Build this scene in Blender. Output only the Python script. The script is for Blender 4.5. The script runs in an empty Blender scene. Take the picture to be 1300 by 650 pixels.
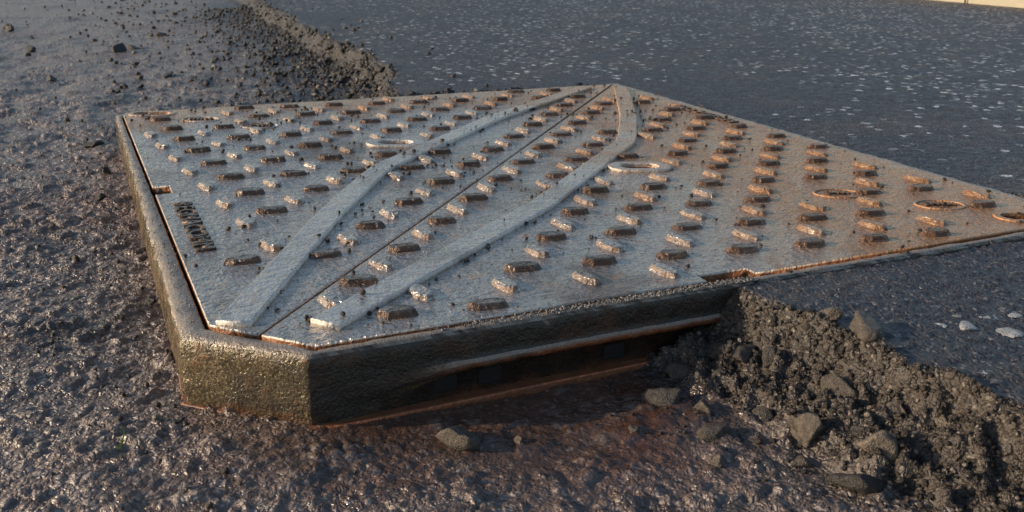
import bpy, bmesh, math
import numpy as np
from mathutils import Matrix, Vector, Quaternion
SX,SY=1.2,1.316
col=bpy.context.scene.collection
# ---------------------------------------------------------------- noise
def hsh(ix,iy,s):
    ix=ix.astype(np.int64);iy=iy.astype(np.int64)
    h=(ix*374761393+iy*668265263+s*974711+1013904223)&0xffffffff
    h=((h^(h>>13))*1274126177)&0xffffffff
    h=((h^(h>>16))*2246822519)&0xffffffff
    h=h^(h>>15)
    return (h&0xffffff)/float(0xffffff)
def vn(x,y,s=0):
    ix=np.floor(x);iy=np.floor(y);fx=x-ix;fy=y-iy
    fx=fx*fx*(3-2*fx);fy=fy*fy*(3-2*fy)
    a=hsh(ix,iy,s);b=hsh(ix+1,iy,s);c=hsh(ix,iy+1,s);d=hsh(ix+1,iy+1,s)
    return (a+(b-a)*fx+(c-a)*fy+(a-b-c+d)*fx*fy)*2-1
def fbm(x,y,o=4,s=0):
    r=0;a=.5
    for i in range(o):
        r=r+a*vn(x,y,s+i*17);x,y=x*1.7-y*1.1+11.3,x*1.1+y*1.7+5.7;a*=.5
    return r
def worley(x,y,s=0):
    ix=np.floor(x);iy=np.floor(y)
    f1=np.full(x.shape,9.);f2=np.full(x.shape,9.);cid=np.zeros(x.shape)
    for dx in(-1,0,1):
        for dy in(-1,0,1):
            cx=ix+dx;cy=iy+dy
            d=np.hypot(cx+hsh(cx,cy,s)-x,cy+hsh(cx,cy,s+5)-y)
            m=d<f1
            f2=np.where(m,f1,np.minimum(f2,d));cid=np.where(m,hsh(cx,cy,s+9),cid);f1=np.where(m,d,f1)
    return f1,f2,cid
def sst(a,b,x):
    t=np.clip((x-a)/(b-a),0,1);return t*t*(3-2*t)
SLAB=[(0.575,-0.016),(0.585,-0.08),(0.597,-0.135),(0.61,-0.227),(0.628,-0.343),(0.67,-0.6),(.9,-1.6),(3,-30),(120,-30),(120,120),(5,120),(1.5,12),(.93,4.6),(.76,1.8),(.64,1.385),(1.236,1.36),(1.236,-0.016)]
def sdslab(x,y):
    P=np.array(SLAB);d=np.full(x.shape,1e9);ins=np.zeros(x.shape,bool);n=len(P)
    for i in range(n):
        a=P[i];b=P[(i+1)%n];e=b-a
        t=np.clip(((x-a[0])*e[0]+(y-a[1])*e[1])/(e@e),0,1)
        d=np.minimum(d,np.hypot(x-a[0]-t*e[0],y-a[1]-t*e[1]))
        c=((a[1]>y)!=(b[1]>y))&(x<(b[0]-a[0])*(y-a[1])/((b[1]-a[1])+1e-12)+a[0])
        ins^=c
    return np.where(ins,d,-d)
def wetmask(x,y):
    m=np.exp(-(((x-.22)/.26)**2+((y+.06)/.09)**2))*1.3+np.exp(-(((x-.33)/.14)**2+((y+.13)/.12)**2))
    return np.clip(m*(.9+.9*fbm(x*13,y*13,3,40))-.1,0,1)
def height(x,y,cell=None):
    if cell is None: cell=np.full(x.shape,.003)
    k=lambda f:np.clip(f/(2.2*cell),0,1)
    d=sdslab(x,y)
    d=d+.012*fbm(x*14,y*14,3,3)*k(.04)+.006*fbm(x*60,y*60,2,4)*k(.012)+(.05*fbm(x*5,y*5,3,5)+.03*fbm(x*17,y*17,2,15))*(y>1.5)
    f1,f2,c=worley(x/.013,y/.013,21)
    g1,g2,gc=worley(x/.03+.3*vn(x*40,y*40,2),y/.03,31)
    low=-.080+.010*fbm(x*3,y*3,3,1)*k(.1)+.010*fbm(x*9,y*9,3,55)*sst(.9,1.6,y)*k(.04)
    fine=(.0045+.006*sst(1.,1.8,y))*fbm(x*16,y*16,3,2)*k(.03)+(c*.0035*sst(.02,.3,f2-f1)-.001)*k(.012)+(gc>.7)*.004*sst(.0,.3,g2-g1)*k(.03)+.0016*fbm(x*130,y*130,2,6)*k(.006)
    low=low+fine*(1-.45*wetmask(x,y))
    slab=-.007+.0022*fbm(x*6,y*6,3,8)*k(.08)+.0014*fbm(x*110,y*110,2,9)*k(.008)+.0015*sst(0,.2,f2-f1)*(c>.5)*k(.012)
    slab=slab+.0035*fbm(x*22,y*22,3,58)*sst(.2,.6,np.where(y>1.4,d,np.maximum(x-1.2,0)))*k(.03)-.001
    w=np.where(y>1,.13,.13)
    s=np.clip((d+w)/w,0,1)
    prof=.58*s**1.1+.42*sst(.70,.98,s)
    prof=np.where(y>1,.35*s+.65*sst(.45,.98,s),prof)
    env=sst(0,.25,s)*(1-sst(.93,1.0,s))
    rub=env*(.018*fbm(x*24,y*24,3,12)+.014*fbm(x*70,y*70,3,13)+.009*(gc-.4)*sst(0,.35,g2-g1)+.007*(c-.4)*sst(0,.3,f2-f1))*k(.03)
    h=low+(slab-low)*prof+rub
    inside=(x>-.010)&(x<SX+.022)&(y>-.008)&(y<SY+.016)&~((x+y)<.062)
    h=np.where(inside,-.12,h)
    return h,d,s,inside
# ---------------------------------------------------------------- node helpers
class NT:
    def __init__(s,name):
        s.m=bpy.data.materials.new(name);s.m.use_nodes=True;s.t=s.m.node_tree;s.n=s.t.nodes;s.l=s.t.links
        s.b=s.n['Principled BSDF'];s.tc=s.n.new('ShaderNodeTexCoord').outputs['Object']
    def set(s,sock,v):
        if isinstance(v,bpy.types.NodeSocket): s.l.new(v,sock)
        elif isinstance(v,tuple) and len(v)==3 and sock.type=='RGBA': sock.default_value=(*v,1)
        else: sock.default_value=v
    def noise(s,sc,det=3,rough=.6,vec=None,col=False,dist=0):
        n=s.n.new('ShaderNodeTexNoise');s.l.new(vec or s.tc,n.inputs['Vector'])
        n.inputs['Scale'].default_value=sc;n.inputs['Detail'].default_value=det;n.inputs['Roughness'].default_value=rough;n.inputs['Distortion'].default_value=dist
        return n.outputs['Color' if col else 'Fac']
    def vor(s,sc,feat='F1',vec=None,rnd=1):
        n=s.n.new('ShaderNodeTexVoronoi');n.feature=feat;s.l.new(vec or s.tc,n.inputs['Vector']);s.set(n.inputs['Scale'],sc)
        n.inputs['Randomness'].default_value=rnd
        return n
    def math(s,op,a,b=0.,c=0.,clamp=False):
        n=s.n.new('ShaderNodeMath');n.operation=op;n.use_clamp=clamp
        s.set(n.inputs[0],a);s.set(n.inputs[1],b);s.set(n.inputs[2],c);return n.outputs[0]
    def ramp(s,v,a,b,x=0.,y=1.):
        n=s.n.new('ShaderNodeMapRange');n.interpolation_type='SMOOTHSTEP'
        s.set(n.inputs[0],v)
        for i,q in enumerate((a,b,x,y)): s.set(n.inputs[i+1],q)
        return n.outputs[0]
    def mix(s,f,a,b,mode='MIX'):
        n=s.n.new('ShaderNodeMix');n.data_type='RGBA';n.blend_type=mode
        s.set(n.inputs[0],f);s.set(n.inputs[6],a);s.set(n.inputs[7],b);return n.outputs[2]
    def attr(s,name):
        n=s.n.new('ShaderNodeAttribute');n.attribute_name=name;return n.outputs['Fac']
    def sep(s,v):
        n=s.n.new('ShaderNodeSeparateXYZ');s.l.new(v,n.inputs[0]);return n.outputs
    def warp(s,amt,sc):
        c=s.noise(sc,1,.6,col=True)
        m=s.n.new('ShaderNodeVectorMath');m.operation='MULTIPLY_ADD';s.l.new(c,m.inputs[0]);m.inputs[1].default_value=(amt,)*3;s.l.new(s.tc,m.inputs[2]);return m.outputs[0]
    def bump(s,h,dist,st=1.,nrm=None):
        n=s.n.new('ShaderNodeBump');s.set(n.inputs['Strength'],st);n.inputs['Distance'].default_value=dist
        s.l.new(h,n.inputs['Height'])
        if nrm: s.l.new(nrm,n.inputs['Normal'])
        return n.outputs[0]
    def out(s,color,rough,nrm=None,metal=0.,spec=.5):
        s.set(s.b.inputs['Base Color'],color);s.set(s.b.inputs['Roughness'],rough);s.set(s.b.inputs['Metallic'],metal);s.set(s.b.inputs['Specular IOR Level'],spec)
        if nrm: s.l.new(nrm,s.b.inputs['Normal'])
        return s.m
def mat_ground():
    q=NT('ground_asphalt')
    slab=q.attr('slab');slope=q.attr('slope');rust=q.attr('rust');n1=q.attr('na');n4=q.attr('nb');dn=q.attr('nc');wet=q.attr('wet')
    wv=q.warp(.012,70)
    sl5=q.math('GREATER_THAN',slab,.5)
    v1=q.vor(q.math('ADD',78.,q.math('MULTIPLY',sl5,-38.)),'F1',wv);cs=q.sep(v1.outputs['Color']);r1=cs[0];r2=cs[1]
    e1=q.ramp(v1.outputs['Distance'],.62,.30)
    v2=q.vor(210,'F1',wv);r3=q.sep(v2.outputs['Color'])[0];e2=q.ramp(v2.outputs['Distance'],.7,.2)
    n2=q.noise(45,4,.7);n3=q.noise(420,2,.7)
    c=q.mix(n2,(.044,.035,.031),(.23,.183,.160))
    c=q.mix(q.math('MULTIPLY',q.ramp(r1,.45,1.),e1),c,(.27,.225,.20))
    c=q.mix(q.math('MULTIPLY',q.ramp(r3,.72,.9),e2),c,(.46,.39,.34))
    c=q.mix(q.math('MULTIPLY',q.ramp(n1,.58,.85),.75),c,(.026,.021,.018))
    c=q.mix(q.math('MULTIPLY',q.ramp(n4,.5,.75),.35),c,(.16,.085,.052))
    rc=q.mix(n2,(.030,.012,.008),(.22,.075,.026))
    c=q.mix(q.math('MULTIPLY',rust,q.ramp(n1,.3,.6,.5,1.)),c,rc)
    c=q.mix(q.math('MULTIPLY',wet,.5),c,(.020,.012,.008))
    c=q.mix(q.attr('dirt_shade'),c,q.mix(n2,(.010,.009,.009),(.045,.038,.034)))
    sc=q.mix(n2,(.012,.010,.009),(.082,.062,.046))
    sc=q.mix(q.math('MULTIPLY',q.ramp(r3,.82,.95),e2),sc,(.20,.17,.14))
    sc=q.mix(q.math('MULTIPLY',q.attr('dirt_shade'),q.math('GREATER_THAN',q.sep(q.tc)[1],1.)),sc,q.mix(n2,(.008,.007,.007),(.034,.029,.026)))  # back cliff only: its shade is darkened into the colour through this mask
    c=q.mix(slope,c,sc)
    # slab
    tc=q.mix(n2,(.016,.018,.025),(.060,.062,.074))
    tc=q.mix(q.ramp(n1,.5,.85,0.,.5),tc,(.080,.068,.058))
    ag=q.math('MULTIPLY',q.math('GREATER_THAN',q.math('ADD',r1,q.math('MULTIPLY',n3,.25)),dn),q.ramp(q.math('ADD',v1.outputs['Distance'],q.math('MULTIPLY',n2,.7)),.76,.62))
    tc=q.mix(ag,tc,q.mix(q.ramp(q.math('MULTIPLY',r2,n3),.1,.5),(.12,.125,.145),(.66,.68,.74)))
    ag2=q.math('MULTIPLY',q.math('GREATER_THAN',r3,.80),e2)
    tc=q.mix(q.math('MULTIPLY',ag2,.55),tc,(.23,.23,.25))
    c=q.mix(slab,c,tc)
    h=q.math('ADD',q.math('MULTIPLY',q.math('MULTIPLY',e1,q.math('SUBTRACT',1.,q.math('MULTIPLY',slab,.7))),q.math('MULTIPLY',r1,.8)),q.math('MULTIPLY',n3,.55))
    h=q.math('ADD',h,q.math('MULTIPLY',e2,.45));h=q.math('ADD',h,q.math('MULTIPLY',n2,.9))
    h=q.math('ADD',h,q.math('MULTIPLY',q.math('MULTIPLY',ag,slab),.5))
    nr=q.bump(h,.0038,q.math('SUBTRACT',.95,q.math('MULTIPLY',wet,.6)))
    ro=q.math('ADD',q.ramp(n2,.3,.7,.24,.52),q.math('MULTIPLY',wet,-.24))
    ro=q.math('ADD',ro,q.math('MULTIPLY',slab,.14))
    ro=q.math('SUBTRACT',ro,q.math('MULTIPLY',q.math('MULTIPLY',ag,slab),.27))
    ro=q.math('MAXIMUM',q.math('ADD',ro,q.math('MULTIPLY',slope,.16)),.08)
    return q.out(c,ro,nr,0.,q.math('SUBTRACT',.75,q.math('MULTIPLY',slab,.25)))
def mat_iron(name,clean=0.):
    q=NT(name)
    P=q.sep(q.tc);geo=q.n.new('ShaderNodeNewGeometry');nz=q.sep(geo.outputs['True Normal'])[2]
    n1=q.noise(4,4,.7,dist=.6);n2=q.noise(28,4,.7);n3=q.noise(140,3,.65);n4=q.noise(600,1,.6)
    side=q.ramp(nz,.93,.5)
    grad=q.ramp(q.math('ADD',q.math('SUBTRACT',P[0],q.math('MULTIPLY',P[1],.15)),q.math('MULTIPLY',n1,.6)),.72,1.25)
    back=q.ramp(q.math('ADD',P[1],q.math('MULTIPLY',n1,.6)),1.30,1.60)
    rm=q.math('MAXIMUM',q.math('MAXIMUM',q.math('MULTIPLY',grad,.95),q.math('MULTIPLY',back,.75)),q.ramp(n2,.55,.71,0.,.55-.25*clean))
    rm=q.math('MULTIPLY',rm,q.ramp(n2,.25,.55,.55,1.))
    rustc=q.mix(n3,(.17,.075,.032),(.72,.40,.19))
    iron=q.mix(n2,(.42,.375,.33),(.80,.735,.66))
    if clean: iron=q.mix(n2,(.54,.495,.45),(.86,.80,.735))
    iron=q.mix(q.ramp(n3,.53,.70,0.,.8-.45*clean),iron,(.085,.068,.052))
    iron=q.mix(q.ramp(n1,.48,.64,0.,.62-.27*clean),iron,(.17,.12,.085))
    c=q.mix(rm,iron,rustc)
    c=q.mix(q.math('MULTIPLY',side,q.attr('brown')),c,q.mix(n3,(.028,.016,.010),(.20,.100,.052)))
    c=q.mix(q.math('MULTIPLY',q.math('GREATER_THAN',q.attr('brown'),.8),q.ramp(n2,.3,.6,.4,.85)),c,(.075,.040,.023))
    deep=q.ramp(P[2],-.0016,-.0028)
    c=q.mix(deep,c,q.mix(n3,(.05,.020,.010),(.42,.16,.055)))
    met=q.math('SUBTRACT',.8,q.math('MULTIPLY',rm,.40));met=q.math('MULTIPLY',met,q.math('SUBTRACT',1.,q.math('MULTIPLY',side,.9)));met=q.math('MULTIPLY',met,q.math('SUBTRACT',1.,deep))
    ro=q.math('ADD',q.ramp(n3,.3,.7,.14,.36),q.math('MULTIPLY',q.ramp(n1,.4,.7),.10));ro=q.math('ADD',ro,q.math('MULTIPLY',side,.2))
    h=q.math('ADD',q.math('MULTIPLY',q.noise(80,3,.5,dist=1.2),1.7-.7*clean),q.math('MULTIPLY',n4,.15));h=q.math('ADD',h,q.math('MULTIPLY',n2,1.5))
    return q.out(c,ro,q.bump(h,.0034,.85),met)
def mat_frame():
    q=NT('weathered_frame_iron')
    P=q.sep(q.tc)
    n1=q.noise(14,4,.65);n2=q.noise(55,4,.7);n3=q.noise(330,3,.65)
    geo=q.n.new('ShaderNodeNewGeometry');N=q.sep(geo.outputs['True Normal'])
    c=q.mix(n2,(.018,.014,.009),(.15,.108,.052))
    c=q.mix(q.ramp(n3,.52,.66),c,(.27,.205,.10))
    c=q.mix(q.ramp(n1,.43,.60,0.,.75),c,(.018,.014,.010))
    c=q.mix(q.ramp(n2,.54,.68,0.,.75),c,(.16,.065,.024))
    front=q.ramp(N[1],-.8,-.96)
    c=q.mix(q.math('MULTIPLY',front,.93),c,q.mix(n2,(.006,.006,.006),(.042,.034,.028)))  # shade of the unlit front wall painted in as near-black
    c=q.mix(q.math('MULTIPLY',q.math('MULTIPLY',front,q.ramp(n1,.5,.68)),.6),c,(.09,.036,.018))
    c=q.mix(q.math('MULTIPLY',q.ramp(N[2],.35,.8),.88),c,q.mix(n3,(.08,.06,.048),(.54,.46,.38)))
    low=q.ramp(P[2],-.064,-.078)
    c=q.mix(q.math('MULTIPLY',q.math('MULTIPLY',low,.6),q.ramp(n1,.4,.6)),c,q.mix(n2,(.06,.022,.012),(.26,.10,.04)))
    led=q.math('MULTIPLY',q.math('MULTIPLY',q.ramp(P[2],-.036,-.040),q.ramp(P[2],-.050,-.046)),q.ramp(P[0],.12,.3))
    c=q.mix(q.math('MULTIPLY',led,q.ramp(n1,.3,.6,.3,.95)),c,(.26,.09,.035))
    h=q.math('ADD',n2,q.math('MULTIPLY',n3,.55))
    return q.out(c,q.ramp(n2,.3,.7,.14,.42),q.bump(h,.0035,.8),.15,.75)
def mat_stone(name,a,b,ro=.5,bl=None,dirt_shade=.6):
    q=NT(name);t=q.attr('tint');n=q.noise(110,4,.7);n3=q.noise(700,2,.6)
    c=q.mix(t,a,b);c=q.mix(q.ramp(n,.35,.7,0.,dirt_shade),c,q.mix(n,(.014,.012,.011),(.055,.044,.036)))
    if bl: c=q.mix(q.ramp(t,.92,.95),c,bl)
    h=q.math('ADD',n,q.math('MULTIPLY',n3,.6))
    return q.out(c,ro,q.bump(h,.004,1.))
M_G=mat_ground();M_I=mat_iron('wet_cast_iron');M_RB=mat_iron('polished_cast_iron',1.);M_F=mat_frame()
M_GR=mat_stone('bitumen_grit',(.012,.011,.010),(.064,.050,.039),.45,(.22,.19,.16))
M_GC=mat_stone('dark_grit',(.012,.010,.009),(.050,.038,.030),.5)
M_ST=mat_stone('grey_stone',(.024,.026,.030),(.25,.20,.15),.38,None,.95)
M_WH=mat_stone('pale_crumbs',(.16,.15,.14),(.42,.40,.38),.4)
def mkobj(name,verts,faces_flat,nper,mat,attrs={},smooth=False,parent=None):
    me=bpy.data.meshes.new(name);nv=len(verts);nf=len(faces_flat)//nper
    me.vertices.add(nv);me.vertices.foreach_set('co',np.asarray(verts,np.float32).ravel())
    me.loops.add(nf*nper);me.loops.foreach_set('vertex_index',np.asarray(faces_flat,np.int32))
    me.polygons.add(nf);me.polygons.foreach_set('loop_start',np.arange(0,nf*nper,nper,dtype=np.int32))
    me.polygons.foreach_set('loop_total',np.full(nf,nper,np.int32))
    me.update(calc_edges=True)
    for k,v in attrs.items():
        a=me.attributes.new(k,'FLOAT','POINT');a.data.foreach_set('value',np.asarray(v,np.float32))
    if smooth: me.polygons.foreach_set('use_smooth',np.ones(nf,bool))
    me.materials.append(mat);o=bpy.data.objects.new(name,me);col.objects.link(o)
    if parent: o.parent=parent
    return o
# ---------------------------------------------------------------- ground
def axis(a,b,st,lo,lo1,hi1,hi,g=1.009,G=1.07):
    c=list(np.arange(a,b,st));x=c[-1];s=st
    while x<hi: s*=(g if x<hi1 else G);x+=s;c.append(x)
    x=a;s=st;l=[]
    while x>lo: s*=(g if x>lo1 else G);x-=s;l.append(x)
    return np.array(l[::-1]+c)
xs=axis(-.32,.85,.003,-60,-.9,3.5,110);ys=axis(-.42,.65,.003,-40,-.42,4.5,110)
X,Y=np.meshgrid(xs,ys);dx=np.gradient(xs);dy=np.gradient(ys)
CE=np.maximum(*np.meshgrid(dx,dy)).ravel()
X=X.ravel();Y=Y.ravel()
Z,D,Sg,INS=height(X,Y,CE)
slabm=sst(-.006,.004,D)
slopem=sst(.0,.35,Sg)*(1-slabm)
rm=np.exp(-(((X-.2)/.26)**2+((Y+.03)/.10)**2))*1.3+np.exp(-(((X-.33)/.16)**2+((Y+.10)/.12)**2))
rm=rm+np.exp(-(((X+.03)/.025)**2))*.3*((Y>0)&(Y<1.3))
rm=np.clip(rm*(.75+.8*fbm(X*22,Y*22,3,40)),0,1)*(1-slabm)
wetm=wetmask(X,Y)*(1-slabm)*(1-slopem)
near=np.clip(np.exp(-np.clip(D,0,9)/.08)+sst(.4,-.1,Y)*.8,0,1)
na=np.clip(.5+.6*fbm(X*6,Y*6,4,51),0,1);nb=np.clip(.5+.6*fbm(X*2,Y*2,3,61),0,1)
coverd=np.hypot(np.maximum(np.abs(X-SX/2)-SX/2,0),np.maximum(np.abs(Y-SY/2)-SY/2,0))
ncd=np.clip(.76-.6*fbm(X*2.4,Y*1.7,3,71)+.32*near+.35*np.exp(-coverd/.06),.50,1.3)
dirt_shade=np.clip(sst(-.55,-.08,D)*(Y>1)*(.95+.9*fbm(X*5,Y*5,3,81)),0,1)+np.clip(sst(-.22,-.12,D)*(Y<0)*(.6+.9*fbm(X*12,Y*12,3,82)),0,.85)
dirt_shade=np.clip(dirt_shade,0,1)*(1-slabm)
nx,ny=len(xs),len(ys)
i=np.arange(nx*ny).reshape(ny,nx)
F=np.stack([i[:-1,:-1],i[:-1,1:],i[1:,1:],i[1:,:-1]],-1).reshape(-1)
mkobj('ground',np.stack([X,Y,Z],1),F,4,M_G,dict(slab=slabm,slope=slopem,rust=rm,na=na,nb=nb,nc=ncd,dirt_shade=dirt_shade,wet=wetm),True)
# ---------------------------------------------------------------- stones
def templates(sub,n,seed,npl=13):
    r=np.random.default_rng(seed);out=[]
    bm=bmesh.new();bmesh.ops.create_icosphere(bm,subdivisions=sub,radius=1)
    V=np.array([v.co[:] for v in bm.verts]);Fc=np.array([[v.index for v in f.verts] for f in bm.faces]);bm.free()
    for k in range(n):
        m_=npl if sub<3 else 9
        N=r.normal(size=(m_,3));N/=np.linalg.norm(N,axis=1)[:,None];c=r.uniform(.5,1.,m_)
        dd=V@N.T;rad=np.min(np.where(dd>.05,c/np.maximum(dd,.05),9),axis=1);rad=np.minimum(rad,1.15)
        nz=.03*r.normal(size=(len(V),1)) if sub<3 else (.12*fbm(V[:,0]*3+k*9,V[:,1]*3+V[:,2]*2.5,4,k))[:,None]
        out.append(V*rad[:,None]*(1+nz))
    return out,Fc
def stones(name,x,y,z,size,mat,sub=1,seed=1,flat=.7,tint=None,smooth=False,parent=None):
    r=np.random.default_rng(seed);T,Fc=templates(sub,10,seed);T=np.array(T);n=len(x)
    k=r.integers(0,10,n);V=T[k]*np.stack([r.uniform(.75,1.3,n),r.uniform(.65,1.1,n),r.uniform(.55,1.,n)],1)[:,None,:]
    q=r.normal(size=(n,4));q/=np.linalg.norm(q,axis=1)[:,None];w,a,b,c=q.T
    R=np.stack([1-2*(b*b+c*c),2*(a*b-w*c),2*(a*c+w*b),2*(a*b+w*c),1-2*(a*a+c*c),2*(b*c-w*a),2*(a*c-w*b),2*(b*c+w*a),1-2*(a*a+b*b)],1).reshape(n,3,3)
    V=np.einsum('nij,nvj->nvi',R,V);V[:,:,2]*=flat
    V=V*np.asarray(size)[:,None,None]+np.stack([x,y,z],1)[:,None,:]
    nv=T.shape[1];Fa=(Fc[None]+(np.arange(n)*nv)[:,None,None]).reshape(-1)
    t=r.uniform(0,1,n) if tint is None else np.asarray(tint)
    return mkobj(name,V.reshape(-1,3),Fa,3,mat,dict(tint=np.repeat(t,nv)),smooth,parent)
def scatter(n,x0,x1,y0,y1,dens,seed):
    r=np.random.default_rng(seed);x=r.uniform(x0,x1,n);y=r.uniform(y0,y1,n)
    h,d,s,ins=height(x,y);p=dens(x,y,h,d,s);k=(r.uniform(0,1,n)<p)&~ins
    return x[k],y[k],h[k],r
def rubble(x,y,h,d,s): return sst(.02,.3,s)*(1-sst(.97,1.,s))+.12*sst(-.25,-.12,d)*(s<.02)
def rubble2(x,y,h,d,s): return (sst(-.5,-.05,d)**1.5*(1-sst(-.02,.005,d))+.02)*(1-.3*(y>3))
a=scatter(32000,.28,.72,-.45,.0,rubble,1);b=scatter(34000,.0,1.1,1.36,5,rubble2,2)
x=np.r_[a[0],b[0]];y=np.r_[a[1],b[1]];z=np.r_[a[2],b[2]]
sz=np.r_[.0008+.0042*a[3].uniform(0,1,len(a[0]))**5,.0018+.012*b[3].uniform(0,1,len(b[0]))**4.5]
stones('loose_asphalt_rubble',x,y,z+sz*.2,sz,M_GR,1,5,.85)
c=scatter(8000,-.45,.6,-.45,1.6,lambda x,y,h,d,s:(.2+.8*np.exp(-((x+.05)/.06)**2))*np.ones_like(x),3)
sz=.0008+.0042*c[3].uniform(0,1,len(c[0]))**5
e=scatter(2200,-.8,.75,1.35,6,lambda x,y,h,d,s:.25+.75*np.exp(-((x-.35)/.25)**2),4)
se=.003+.014*e[3].uniform(0,1,len(e[0]))**5
x=np.r_[c[0],e[0]];y=np.r_[c[1],e[1]];z=np.r_[c[2],e[2]];sz=np.r_[sz,se]
stones('gravel',x,y,z+sz*.3,sz,M_GR,1,6,.8)
BIG=[(.195,-.088,.021,.45),(.424,-.098,.018,.3),(.5,-.163,.016,.3),(.613,-.17,.021,.45),(.429,-.172,.016,.3),(.5,-.223,.023,.55),(.486,-.305,.021,.1),(.517,-.292,.017,1.),(.56,-.2,.016,.4),(.47,-.25,.010,.6),(.54,-.12,.012,.3),(.25,-.11,.007,.6),(.60,-.13,.014,.5),(.47,-.06,.014,.2),(.52,-.06,.016,.1),(.53,-.09,.014,.2),(.45,-.13,.011,.5),(.40,-.22,.009,.5),(.36,-.14,.007,.4),(.575,-.26,.012,.5),(.59,-.3,.010,.7),(.53,-.26,.009,.8),
(-.061,1.371,.02,.0),(-.11,1.69,.017,.0),(-.036,.397,.008,.0),(-.14,2.447,.022,0),(.094,3.1,.03,0),(.16,3.2,.025,.1),(-.205,3.2,.022,.0),(-.3,4,.03,.1),(.3,3.6,.03,.2),(-.07,.9,.01,.1),(-.05,1.1,.012,.0),(-.12,.6,.007,.3),(.2,2.4,.02,.1),(.05,2.2,.014,.1)]
B=np.array(BIG);h=height(B[:,0],B[:,1])[0]
stones('stones',B[:,0],B[:,1],h+B[:,2]*.15,B[:,2],M_ST,4,23,.8,B[:,3],False)
A=np.array([(.725,-.205,.013,.95),(.750,-.232,.016,.8),(.765,-.195,.010,.9),(.785,-.24,.011,.9),(.70,-.19,.007,1.),(.738,-.178,.007,.7),(.80,-.2,.009,.9)])
stones('exposed_aggregate',A[:,0],A[:,1],-.0080+0*A[:,0],A[:,2],mat_stone('pale_aggregate',(.14,.15,.17),(.42,.44,.47),.3,None,.5),3,14,.26,A[:,3],False)
# ---------------------------------------------------------------- manhole cover
root=bpy.data.objects.new('manhole_cover',None);col.objects.link(root)
def curve_obj(name,polys,z0,z1,bev,mat,parent=root):
    cu=bpy.data.curves.new(name,'CURVE');cu.dimensions='2D';cu.fill_mode='BOTH'
    for P in polys:
        s=cu.splines.new('POLY');s.points.add(len(P)-1)
        for i,p in enumerate(P): s.points[i].co=(p[0],p[1],0,1)
        s.use_cyclic_u=True
    hgt=(z1-z0)/2;cu.extrude=max(hgt-bev,0);cu.bevel_depth=bev;cu.bevel_resolution=2
    cu.offset=-bev
    o=bpy.data.objects.new(name,cu);o.location=(0,0,0);col.objects.link(o)
    dg=bpy.context.evaluated_depsgraph_get();me=bpy.data.meshes.new_from_object(o.evaluated_get(dg))
    me.transform(Matrix.Translation((0,0,(z0+z1)/2)))
    bpy.data.objects.remove(o);me.name=name;me.materials.clear();me.materials.append(mat)
    o=bpy.data.objects.new(name,me);col.objects.link(o);o.parent=parent;return o
def slot(cx,cy,l,w,ang,n=10):
    P=[];ca,sa=math.cos(ang),math.sin(ang)
    for s in(1,-1):
        for i in range(n+1):
            t=-math.pi/2+math.pi*i/n
            px=s*(l/2-w/2+w/2*math.cos(t));py=s*w/2*math.sin(t)
            P.append((cx+px*ca-py*sa,cy+px*sa+py*ca))
    return P
nL=(-.7389,.6738);g=.0022
sa=math.radians(-22)
KL=(.438,.821);KR=(SX-.438,SY-.821)
hA=slot(.056,1.283,.075,.034,sa);hC=slot(1.120,.038,.065,.032,sa)
kl=slot(*KL,.066,.036,sa);kr=slot(*KR,.066,.036,sa)
left=[(.04175+nL[0]*g,.0458+nL[1]*g),(SX-.004,SY),(.03,SY),(.008,SY-.008),(0,SY-.03),(0,.665),(.024,.665),(.024,.618),(0,.618),(0,.09)]
right=[(.04175-nL[0]*g,.0458-nL[1]*g),(.085,0),(.54,0),(.54,.018),(.61,.018),(.61,0),(SX-.03,0),(SX-.008,.008),(SX,.03),(SX,SY-.004)]
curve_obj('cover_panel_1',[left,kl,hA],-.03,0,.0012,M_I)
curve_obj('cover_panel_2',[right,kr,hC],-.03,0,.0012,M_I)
def band(P,w):
    P=[np.array(p,float) for p in P];L=[];Rr=[]
    for i,p in enumerate(P):
        d=[]
        if i>0: d.append((p-P[i-1])/np.linalg.norm(p-P[i-1]))
        if i<len(P)-1: d.append((P[i+1]-p)/np.linalg.norm(P[i+1]-p))
        t=sum(d);t/=np.linalg.norm(t);n=np.array([-t[1],t[0]]);m=w/2/max(abs(n@np.array([-d[0][1],d[0][0]])),.4)
        L.append(tuple(p+n*m));Rr.append(tuple(p-n*m))
    return L+Rr[::-1]
ribR=[(.105,.040),(.5,.345),(.84,.668),(.882,.728),(.99,.90),(1.178,1.24)]
ribL=[(SX-a,SY-b) for a,b in ribR]
for nm,rb,kc in(('rib_1',ribL,KL),('rib_2',ribR,KR)):
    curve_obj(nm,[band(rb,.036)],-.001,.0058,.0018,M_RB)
    o=1 if nm=='rib_2' else -1
    curve_obj(nm.replace('rib','keyhole_plate'),[slot(*kc,.108,.058,sa,14),slot(*kc,.066,.036,sa)],-.001,.0046,.0015,M_RB)
    curve_obj(nm.replace('rib','keyhole_arm'),[band([(kc[0]-o*.047,kc[1]+o*.022),(kc[0]-o*.067,kc[1]+o*.060)],.03)],-.001,.0040,.0012,M_RB)
curve_obj('corner_slot_rim_1',[slot(.056,1.283,.095,.052,sa,12),hA],-.001,.002,.0008,M_I)
curve_obj('corner_slot_rim_2',[slot(1.120,.038,.085,.048,sa,12),hC],-.001,.002,.0008,M_I)
def segd(x,y,P):
    d=1e9
    for a,b in zip(P[:-1],P[1:]):
        e=(b[0]-a[0],b[1]-a[1]);t=max(0,min(1,((x-a[0])*e[0]+(y-a[1])*e[1])/(e[0]**2+e[1]**2)))
        d=min(d,math.hypot(x-a[0]-t*e[0],y-a[1]-t*e[1]))
    return d
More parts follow.
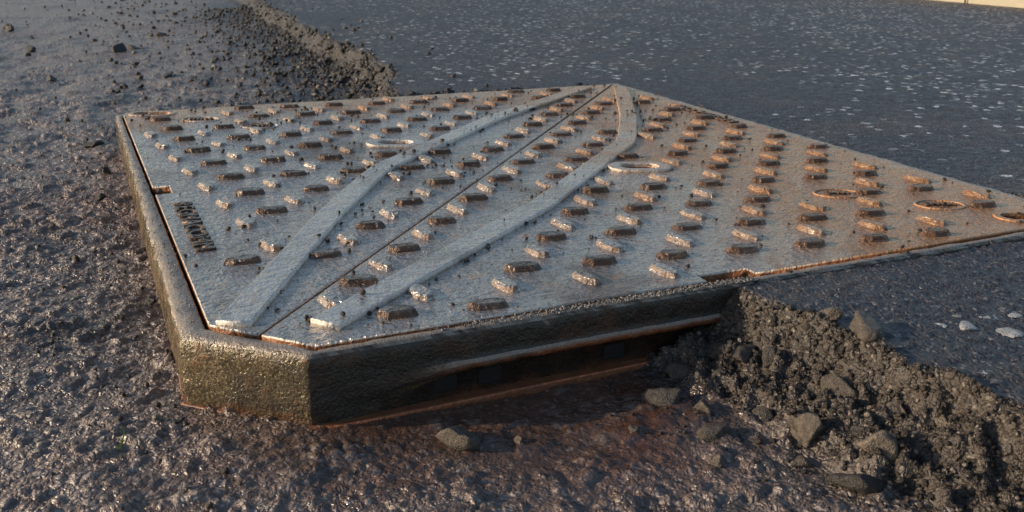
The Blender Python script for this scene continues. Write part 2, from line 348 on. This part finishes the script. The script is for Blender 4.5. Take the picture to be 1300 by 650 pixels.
LOG=[(.142,1.185),(.240,1.077),(SX-.142,SY-1.185),(SX-.240,SY-1.077)]
U=(.0955,-.015);Vv=(-.0105,.106);O=(.160,.254)
sv=[];sf=[];sb=[]
def stud(x,y,ang,L,W,H,brown):
    ca,sn=math.cos(ang),math.sin(ang);b=len(sv)
    r=np.random.default_rng(len(sv));j=r.uniform(.82,1.08);L*=r.uniform(.92,1.05)
    def ring(l,w,z,e):
        for px,py in((-l/2,-w*e),(-l/2,w*e),(-l/2+w*.45,w/2),(l/2-w*.45,w/2),(l/2,w*e),(l/2,-w*e),(l/2-w*.45,-w/2),(-l/2+w*.45,-w/2)):
            px+=r.normal()*.0005;py+=r.normal()*.0005
            sv.append((x+px*ca-py*sn,y+px*sn+py*ca,z+(r.normal()*.0003 if z>.003 else 0)));sb.append(brown)
    ring(L+.006,W+.006,-.001,.25);ring(L+.0015,W+.0015,.002,.2);ring(L-.002,W-.002,H*j-.0013,.18);ring(L-.006,W-.006,H*j,.16)
    for k in range(3):
        for i in range(8):
            a0=b+k*8+i;a1=b+k*8+(i+1)%8;sf.append((a0,a0+8,a1+8,a1))
    sf.append(tuple(b+24+i for i in range(7,-1,-1)))
for i in range(-6,22):
    for j in range(-6,20):
        for typ in(0,1):
            x=O[0]+i*U[0]+j*Vv[0]+typ*.5*(U[0]+Vv[0]);y=O[1]+i*U[1]+j*Vv[1]+typ*.5*(U[1]+Vv[1])
            if not(.024<x<SX-.024 and .024<y<SY-.024) or x/.085+y/.09<1.6: continue
            if segd(x,y,ribL)<.031 or segd(x,y,ribR)<.031: continue
            if segd(x,y,[(0.0418,.0458),(SX,SY)])<.019: continue
            if any(math.hypot(x-a,y-b)<.050 for a,b in LOG): continue
            if any(abs((x-a)*math.cos(sa)+(y-b)*math.sin(sa))<lx and abs(-(x-a)*math.sin(sa)+(y-b)*math.cos(sa))<.040 for a,b,lx in((*KL,.070),(*KR,.070),(.056,1.283,.06),(1.12,.04,.06))): continue
            if x<.055 and .32<y<.7: continue
            if y<.04 and .5<x<.64: continue
            if typ==0: stud(x,y,math.radians(-10),.039,.020,.0070,1.)
            else: stud(x,y,math.radians(-82),.042,.018,.0062,.75)  # sunward studs painted less brown than the unlit ones, on top of rust
me=bpy.data.meshes.new('studs');me.from_pydata(sv,[],[f[::-1] for f in sf]);me.update()
bm=bmesh.new();bm.from_mesh(me);bmesh.ops.recalc_face_normals(bm,faces=bm.faces)
bm.to_mesh(me);bm.free()
a=me.attributes.new('brown','FLOAT','POINT');a.data.foreach_set('value',np.array(sb,np.float32))
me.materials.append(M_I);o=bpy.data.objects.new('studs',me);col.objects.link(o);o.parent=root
def text(name,s,x,y,ang,size):
    cu=bpy.data.curves.new(name,'FONT');cu.body=s;cu.size=size;cu.extrude=.0012;cu.bevel_depth=.0004;cu.align_x='CENTER';cu.align_y='CENTER';cu.resolution_u=3
    o=bpy.data.objects.new(name,cu);col.objects.link(o)
    dg=bpy.context.evaluated_depsgraph_get();me=bpy.data.meshes.new_from_object(o.evaluated_get(dg));bpy.data.objects.remove(o)
    me.transform(Matrix.Translation((x,y,.0016))@Matrix.Rotation(ang,4,'Z'));me.materials.clear();me.materials.append(M_I)
    a=me.attributes.new('brown','FLOAT','POINT');a.data.foreach_set('value',np.ones(len(me.vertices),np.float32))
    o=bpy.data.objects.new(name,me);col.objects.link(o);o.parent=root
text('lettering_1','REGMACOMM',.029,.437,-math.pi/2,.036);text('lettering_2','REGMACOMM',SX-.029,SY-.437,math.pi/2,.036)
for k,(x,y) in enumerate(LOG):
    E=lambda a,b:[(x+a*math.cos(t)*math.cos(sa)-b*math.sin(t)*math.sin(sa),y+a*math.cos(t)*math.sin(sa)+b*math.sin(t)*math.cos(sa)) for t in np.linspace(0,2*math.pi,33)[:-1]]
    curve_obj('badge_%d'%k,[E(.038,.026),E(.035,.023)],-.001,.0018,.0006,M_I)
    text('badge_text_%d'%k,'D400' if k%2 else 'EN124',x,y,sa,.018)
def path():
    out=[]
    inn=[(-.0035,.0885),(.0835,-.0035),(SX-.028,-.0035),(SX+.0035,.028),(SX+.0035,SY+.0035),(.028,SY+.0035),(-.0035,SY-.028)]
    ou=[(-.030,.077),(.074,-.017),(SX+.02,-.017),(SX+.03,0.0),(SX+.03,SY+.025),(.01,SY+.022),(-.015,SY-.012)]
    n=len(inn)
    for i in range(n):
        a,b=np.array(inn[i]),np.array(inn[(i+1)%n]);c,d=np.array(ou[i]),np.array(ou[(i+1)%n])
        m=max(1,int(np.linalg.norm(d-c)/.005))
        for k in range(m):
            t=k/m;out.append((a+(b-a)*t,c+(d-c)*t,i,t))
    return out
pp=path()
profA=[(0,-.05),(0,-.0055),(.12,-.003),(.5,-.0020),(.80,-.0030),(.95,-.0065),(1.02,-.014),(1.03,-.022),(1.0,-.036),(1.02,-.050),(1.04,-.060),(.97,-.070),(.93,-.095)]
profB=[(0,-.05),(0,-.0055),(.12,-.003),(.5,-.0020),(.78,-.0030),(.95,-.0065),(1.0,-.013),(1.0,-.028),(.95,-.036),(1.28,-.0385),(1.30,-.0440),(.55,-.048),(.50,-.095)]
V=[];npf=len(profA)
for (a,b,side,t) in pp:
    w=0.
    if side==1: w=float(sst(.02,.16,np.array(t)))
    for k in range(npf):
        s=profA[k][0]*(1-w)+profB[k][0]*w;z=profA[k][1]*(1-w)+profB[k][1]*w
        q=a+(b-a)*s
        V.append((q[0],q[1],z))
V=np.array(V);m=len(pp)
nz=.0022*fbm(V[:,0]*50+V[:,2]*90,V[:,1]*50-V[:,2]*70,4,77);V[:,2]+=np.where(V[:,2]>-.02,nz*.8,0);outw=np.tile(np.array([0,0,0,0,.5,1.4,1.8,1,1,1.3,1.5,1,0]),m)
cx=np.where(V[:,0]<.02,-1.,0);cy=np.where(V[:,1]<.02,-1.,0)
V[:,0]+=cx*nz*outw;V[:,1]+=cy*nz*outw
Ff=[]
for i in range(m):
    for k in range(npf-1):
        a=i*npf+k;b=((i+1)%m)*npf+k;Ff+=[a,a+1,b+1,b]
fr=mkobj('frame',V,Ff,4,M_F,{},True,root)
bm=bmesh.new();bm.from_mesh(fr.data);bmesh.ops.recalc_face_normals(bm,faces=bm.faces);bm.to_mesh(fr.data);bm.free()
def boxm(name,boxes,mat):
    bm=bmesh.new()
    for (x0,x1,y0,y1,z0,z1) in boxes:
        r=bmesh.ops.create_cube(bm,size=1);bmesh.ops.scale(bm,vec=(x1-x0,y1-y0,z1-z0),verts=r['verts']);bmesh.ops.translate(bm,vec=((x0+x1)/2,(y0+y1)/2,(z0+z1)/2),verts=r['verts'])
    bmesh.ops.bevel(bm,geom=list(bm.edges),offset=.001,segments=1,affect='EDGES')
    me=bpy.data.meshes.new(name);bm.to_mesh(me);bm.free();me.materials.append(mat);o=bpy.data.objects.new(name,me);col.objects.link(o);o.parent=root;return o
q=NT('void_shade');M_V=q.out(q.mix(q.noise(40),(.004,.004,.004),(.012,.01,.008)),.8)  # near-black colour paints in the darkness of holes and the pit
boxm('pocket_shade_blocks',[(x,x+.026,-.0125,-.006,-.070,-.052) for x in(.20,.25,.40)],M_V)  # solid blocks; the shade inside open pockets is only their colour
q=NT('rust');n=q.noise(60,4,.7);M_R=q.out(q.mix(n,(.05,.020,.011),(.30,.11,.045)),.5,q.bump(n,.004,.9))
ou=[(-.016,.35),(-.034,.079),(.071,-.026),(SX+.02,-.019),(SX+.03,0.0),(SX+.03,SY+.02),(.01,SY+.016),(-.008,SY-.01)]
curve_obj('base_flange',[ou],-.088,-.0762,.002,M_R)
curve_obj('frame_floor',[[(0.02,.1),(.1,.01),(1.18,.01),(1.18,1.29),(.02,1.29)]],-.072,-.045,.001,M_V)
q=NT('rusty_pocket');n=q.noise(150,4,.7);M_P=q.out(q.mix(n,(.03,.013,.008),(.30,.11,.035)),.6,q.bump(n,.002,.8),0.,.25)
for k,(sx_,sy_) in enumerate([KL,KR,(.056,1.283),(1.12,.038)]):
    curve_obj('slot_cup_%d'%k,[slot(sx_,sy_,.078,.046,sa)],-.026,-.014,.001,M_P)
r=np.random.default_rng(31)
def cover_mask(x,y): return (x>.0)&(x<SX)&(y>0)&(y<SY)&(x/.085+y/.09>1.)
x=r.uniform(0,SX,12000);y=r.uniform(0,SY,12000)
p=.10+.9*np.exp(-((x-1.04)/.07)**2-((y-.88)/.14)**2)+.5*np.exp(-((x-.45)/.12)**2-((y-.60)/.16)**2)+.5*np.exp(-((x-.25)/.14)**2-((y-1.1)/.18)**2)+.25*np.exp(-((x-.8)/.2)**2-((y-1.0)/.2)**2)
dr=np.array([min(segd(a,b,ribL),segd(a,b,ribR)) for a,b in zip(x,y)])
p=p+.7*np.exp(-((dr-.023)/.005)**2)
p*=(.35+1.*(vn(x*25,y*25,5)>0));k=(r.uniform(0,1,len(x))<p)&cover_mask(x,y)
x,y=x[k],y[k];sz=.0007+.0048*r.uniform(0,1,len(x))**3.5
stones('grit_on_cover',x,y,.0003+np.where(dr[k]<.017,.0056,0)+sz*.4,sz,M_GC,1,9,.8,None,False,root)
n=2600;x=r.uniform(.2,.6,n);y=-.010+.006*r.normal(size=n);sz=.0006+.0014*r.uniform(0,1,n)**2
k=(r.uniform(0,1,n)<(x-.1)*2.2)&(y>-.017)&(y<-.002);x,y,sz=x[k],y[k],sz[k]
n=500;y2=r.uniform(.1,1.2,n);x2=-.013+.006*r.normal(size=n);k=(x2>-.022)&(x2<-.003);x2=x2[k];y2=y2[k]
s2=.0005+.0012*r.uniform(0,1,len(x2))**2
stones('crumbs_on_frame',np.r_[x,x2],np.r_[y,y2],-.002+np.r_[sz,s2]*.4,np.r_[sz,s2],M_WH,1,10,.8,None,False,root)
q=NT('grass_green');M_GS=q.out(q.mix(q.noise(100),(.14,.26,.02),(.35,.46,.05)),.5)
def blade(name,x,y,H,lean):
    z=float(height(np.array([x]),np.array([y]))[0][0]);v=[];f=[]
    for i in range(8):
        t=i/7;w=.0013*(1-t*.8);bx=x+lean*math.sin(t*2.2);by=y-.004*t
        v+=[(bx-w,by,z+H*t),(bx+w,by,z+H*t),(bx,by+w,z+H*t)]
        if i: 
            b=3*i
            for k in range(3): f.append((b-3+k,b-3+(k+1)%3,b+(k+1)%3,b+k))
    me=bpy.data.meshes.new(name);me.from_pydata(v,[],f);me.materials.append(M_GS);o=bpy.data.objects.new(name,me);col.objects.link(o)
blade('grass_blade',-.098,.005,.026,.007)
q=NT('concrete_kerb');n=q.noise(12,4,.7);M_K=q.out(q.mix(n,(.30,.27,.20),(.45,.41,.32)),.8,q.bump(n,.004))
bm=bmesh.new()
for i in range(60):
    y0=-20+i*1.0
    r_=bmesh.ops.create_cube(bm,size=1);bmesh.ops.scale(bm,vec=(.3,.992,.14),verts=r_['verts']);bmesh.ops.translate(bm,vec=(5.22,y0,.05),verts=r_['verts'])
bmesh.ops.bevel(bm,geom=list(bm.edges),offset=.012,segments=2,affect='EDGES')
me=bpy.data.meshes.new('kerb');bm.to_mesh(me);bm.free();me.materials.append(M_K);o=bpy.data.objects.new('kerb',me);col.objects.link(o)
# ---------------------------------------------------------------- camera, light
cam=bpy.data.cameras.new('camera');co=bpy.data.objects.new('camera',cam);col.objects.link(co)
Rt=(.9058,-.4233,.0157);Dn=(-.1246,-.3019,-.9452);Fw=(.4049,.8542,-.3262)
co.matrix_world=Matrix(((Rt[0],-Dn[0],-Fw[0],-.0984),(Rt[1],-Dn[1],-Fw[1],-.8228),(Rt[2],-Dn[2],-Fw[2],.3769),(0,0,0,1)))
cam.sensor_width=36;cam.lens=1197.1/1300*36;cam.clip_start=.01;cam.clip_end=1000
cam.dof.use_dof=True;cam.dof.focus_distance=1.15;cam.dof.aperture_fstop=16
bpy.context.scene.camera=co
w=bpy.data.worlds.new('World');bpy.context.scene.world=w;w.use_nodes=True
EL=math.radians(17);AZ=math.radians(-72)
sky=w.node_tree.nodes.new('ShaderNodeTexSky');sky.sky_type='NISHITA';sky.sun_disc=False;sky.sun_elevation=EL;sky.sun_rotation=AZ
bg=w.node_tree.nodes['Background'];w.node_tree.links.new(sky.outputs[0],bg.inputs[0]);bg.inputs[1].default_value=.15
sd=Vector((math.sin(AZ)*math.cos(EL),math.cos(AZ)*math.cos(EL),math.sin(EL)))
L=bpy.data.lights.new('sun','SUN');L.energy=5.;L.angle=math.radians(.6);L.color=(1,.79,.56)
lo=bpy.data.objects.new('sun',L);col.objects.link(lo);lo.rotation_mode='QUATERNION';lo.rotation_quaternion=sd.to_track_quat('Z','Y')
sc=bpy.context.scene;sc.view_settings.view_transform='Standard';sc.view_settings.look='None';sc.view_settings.exposure=0
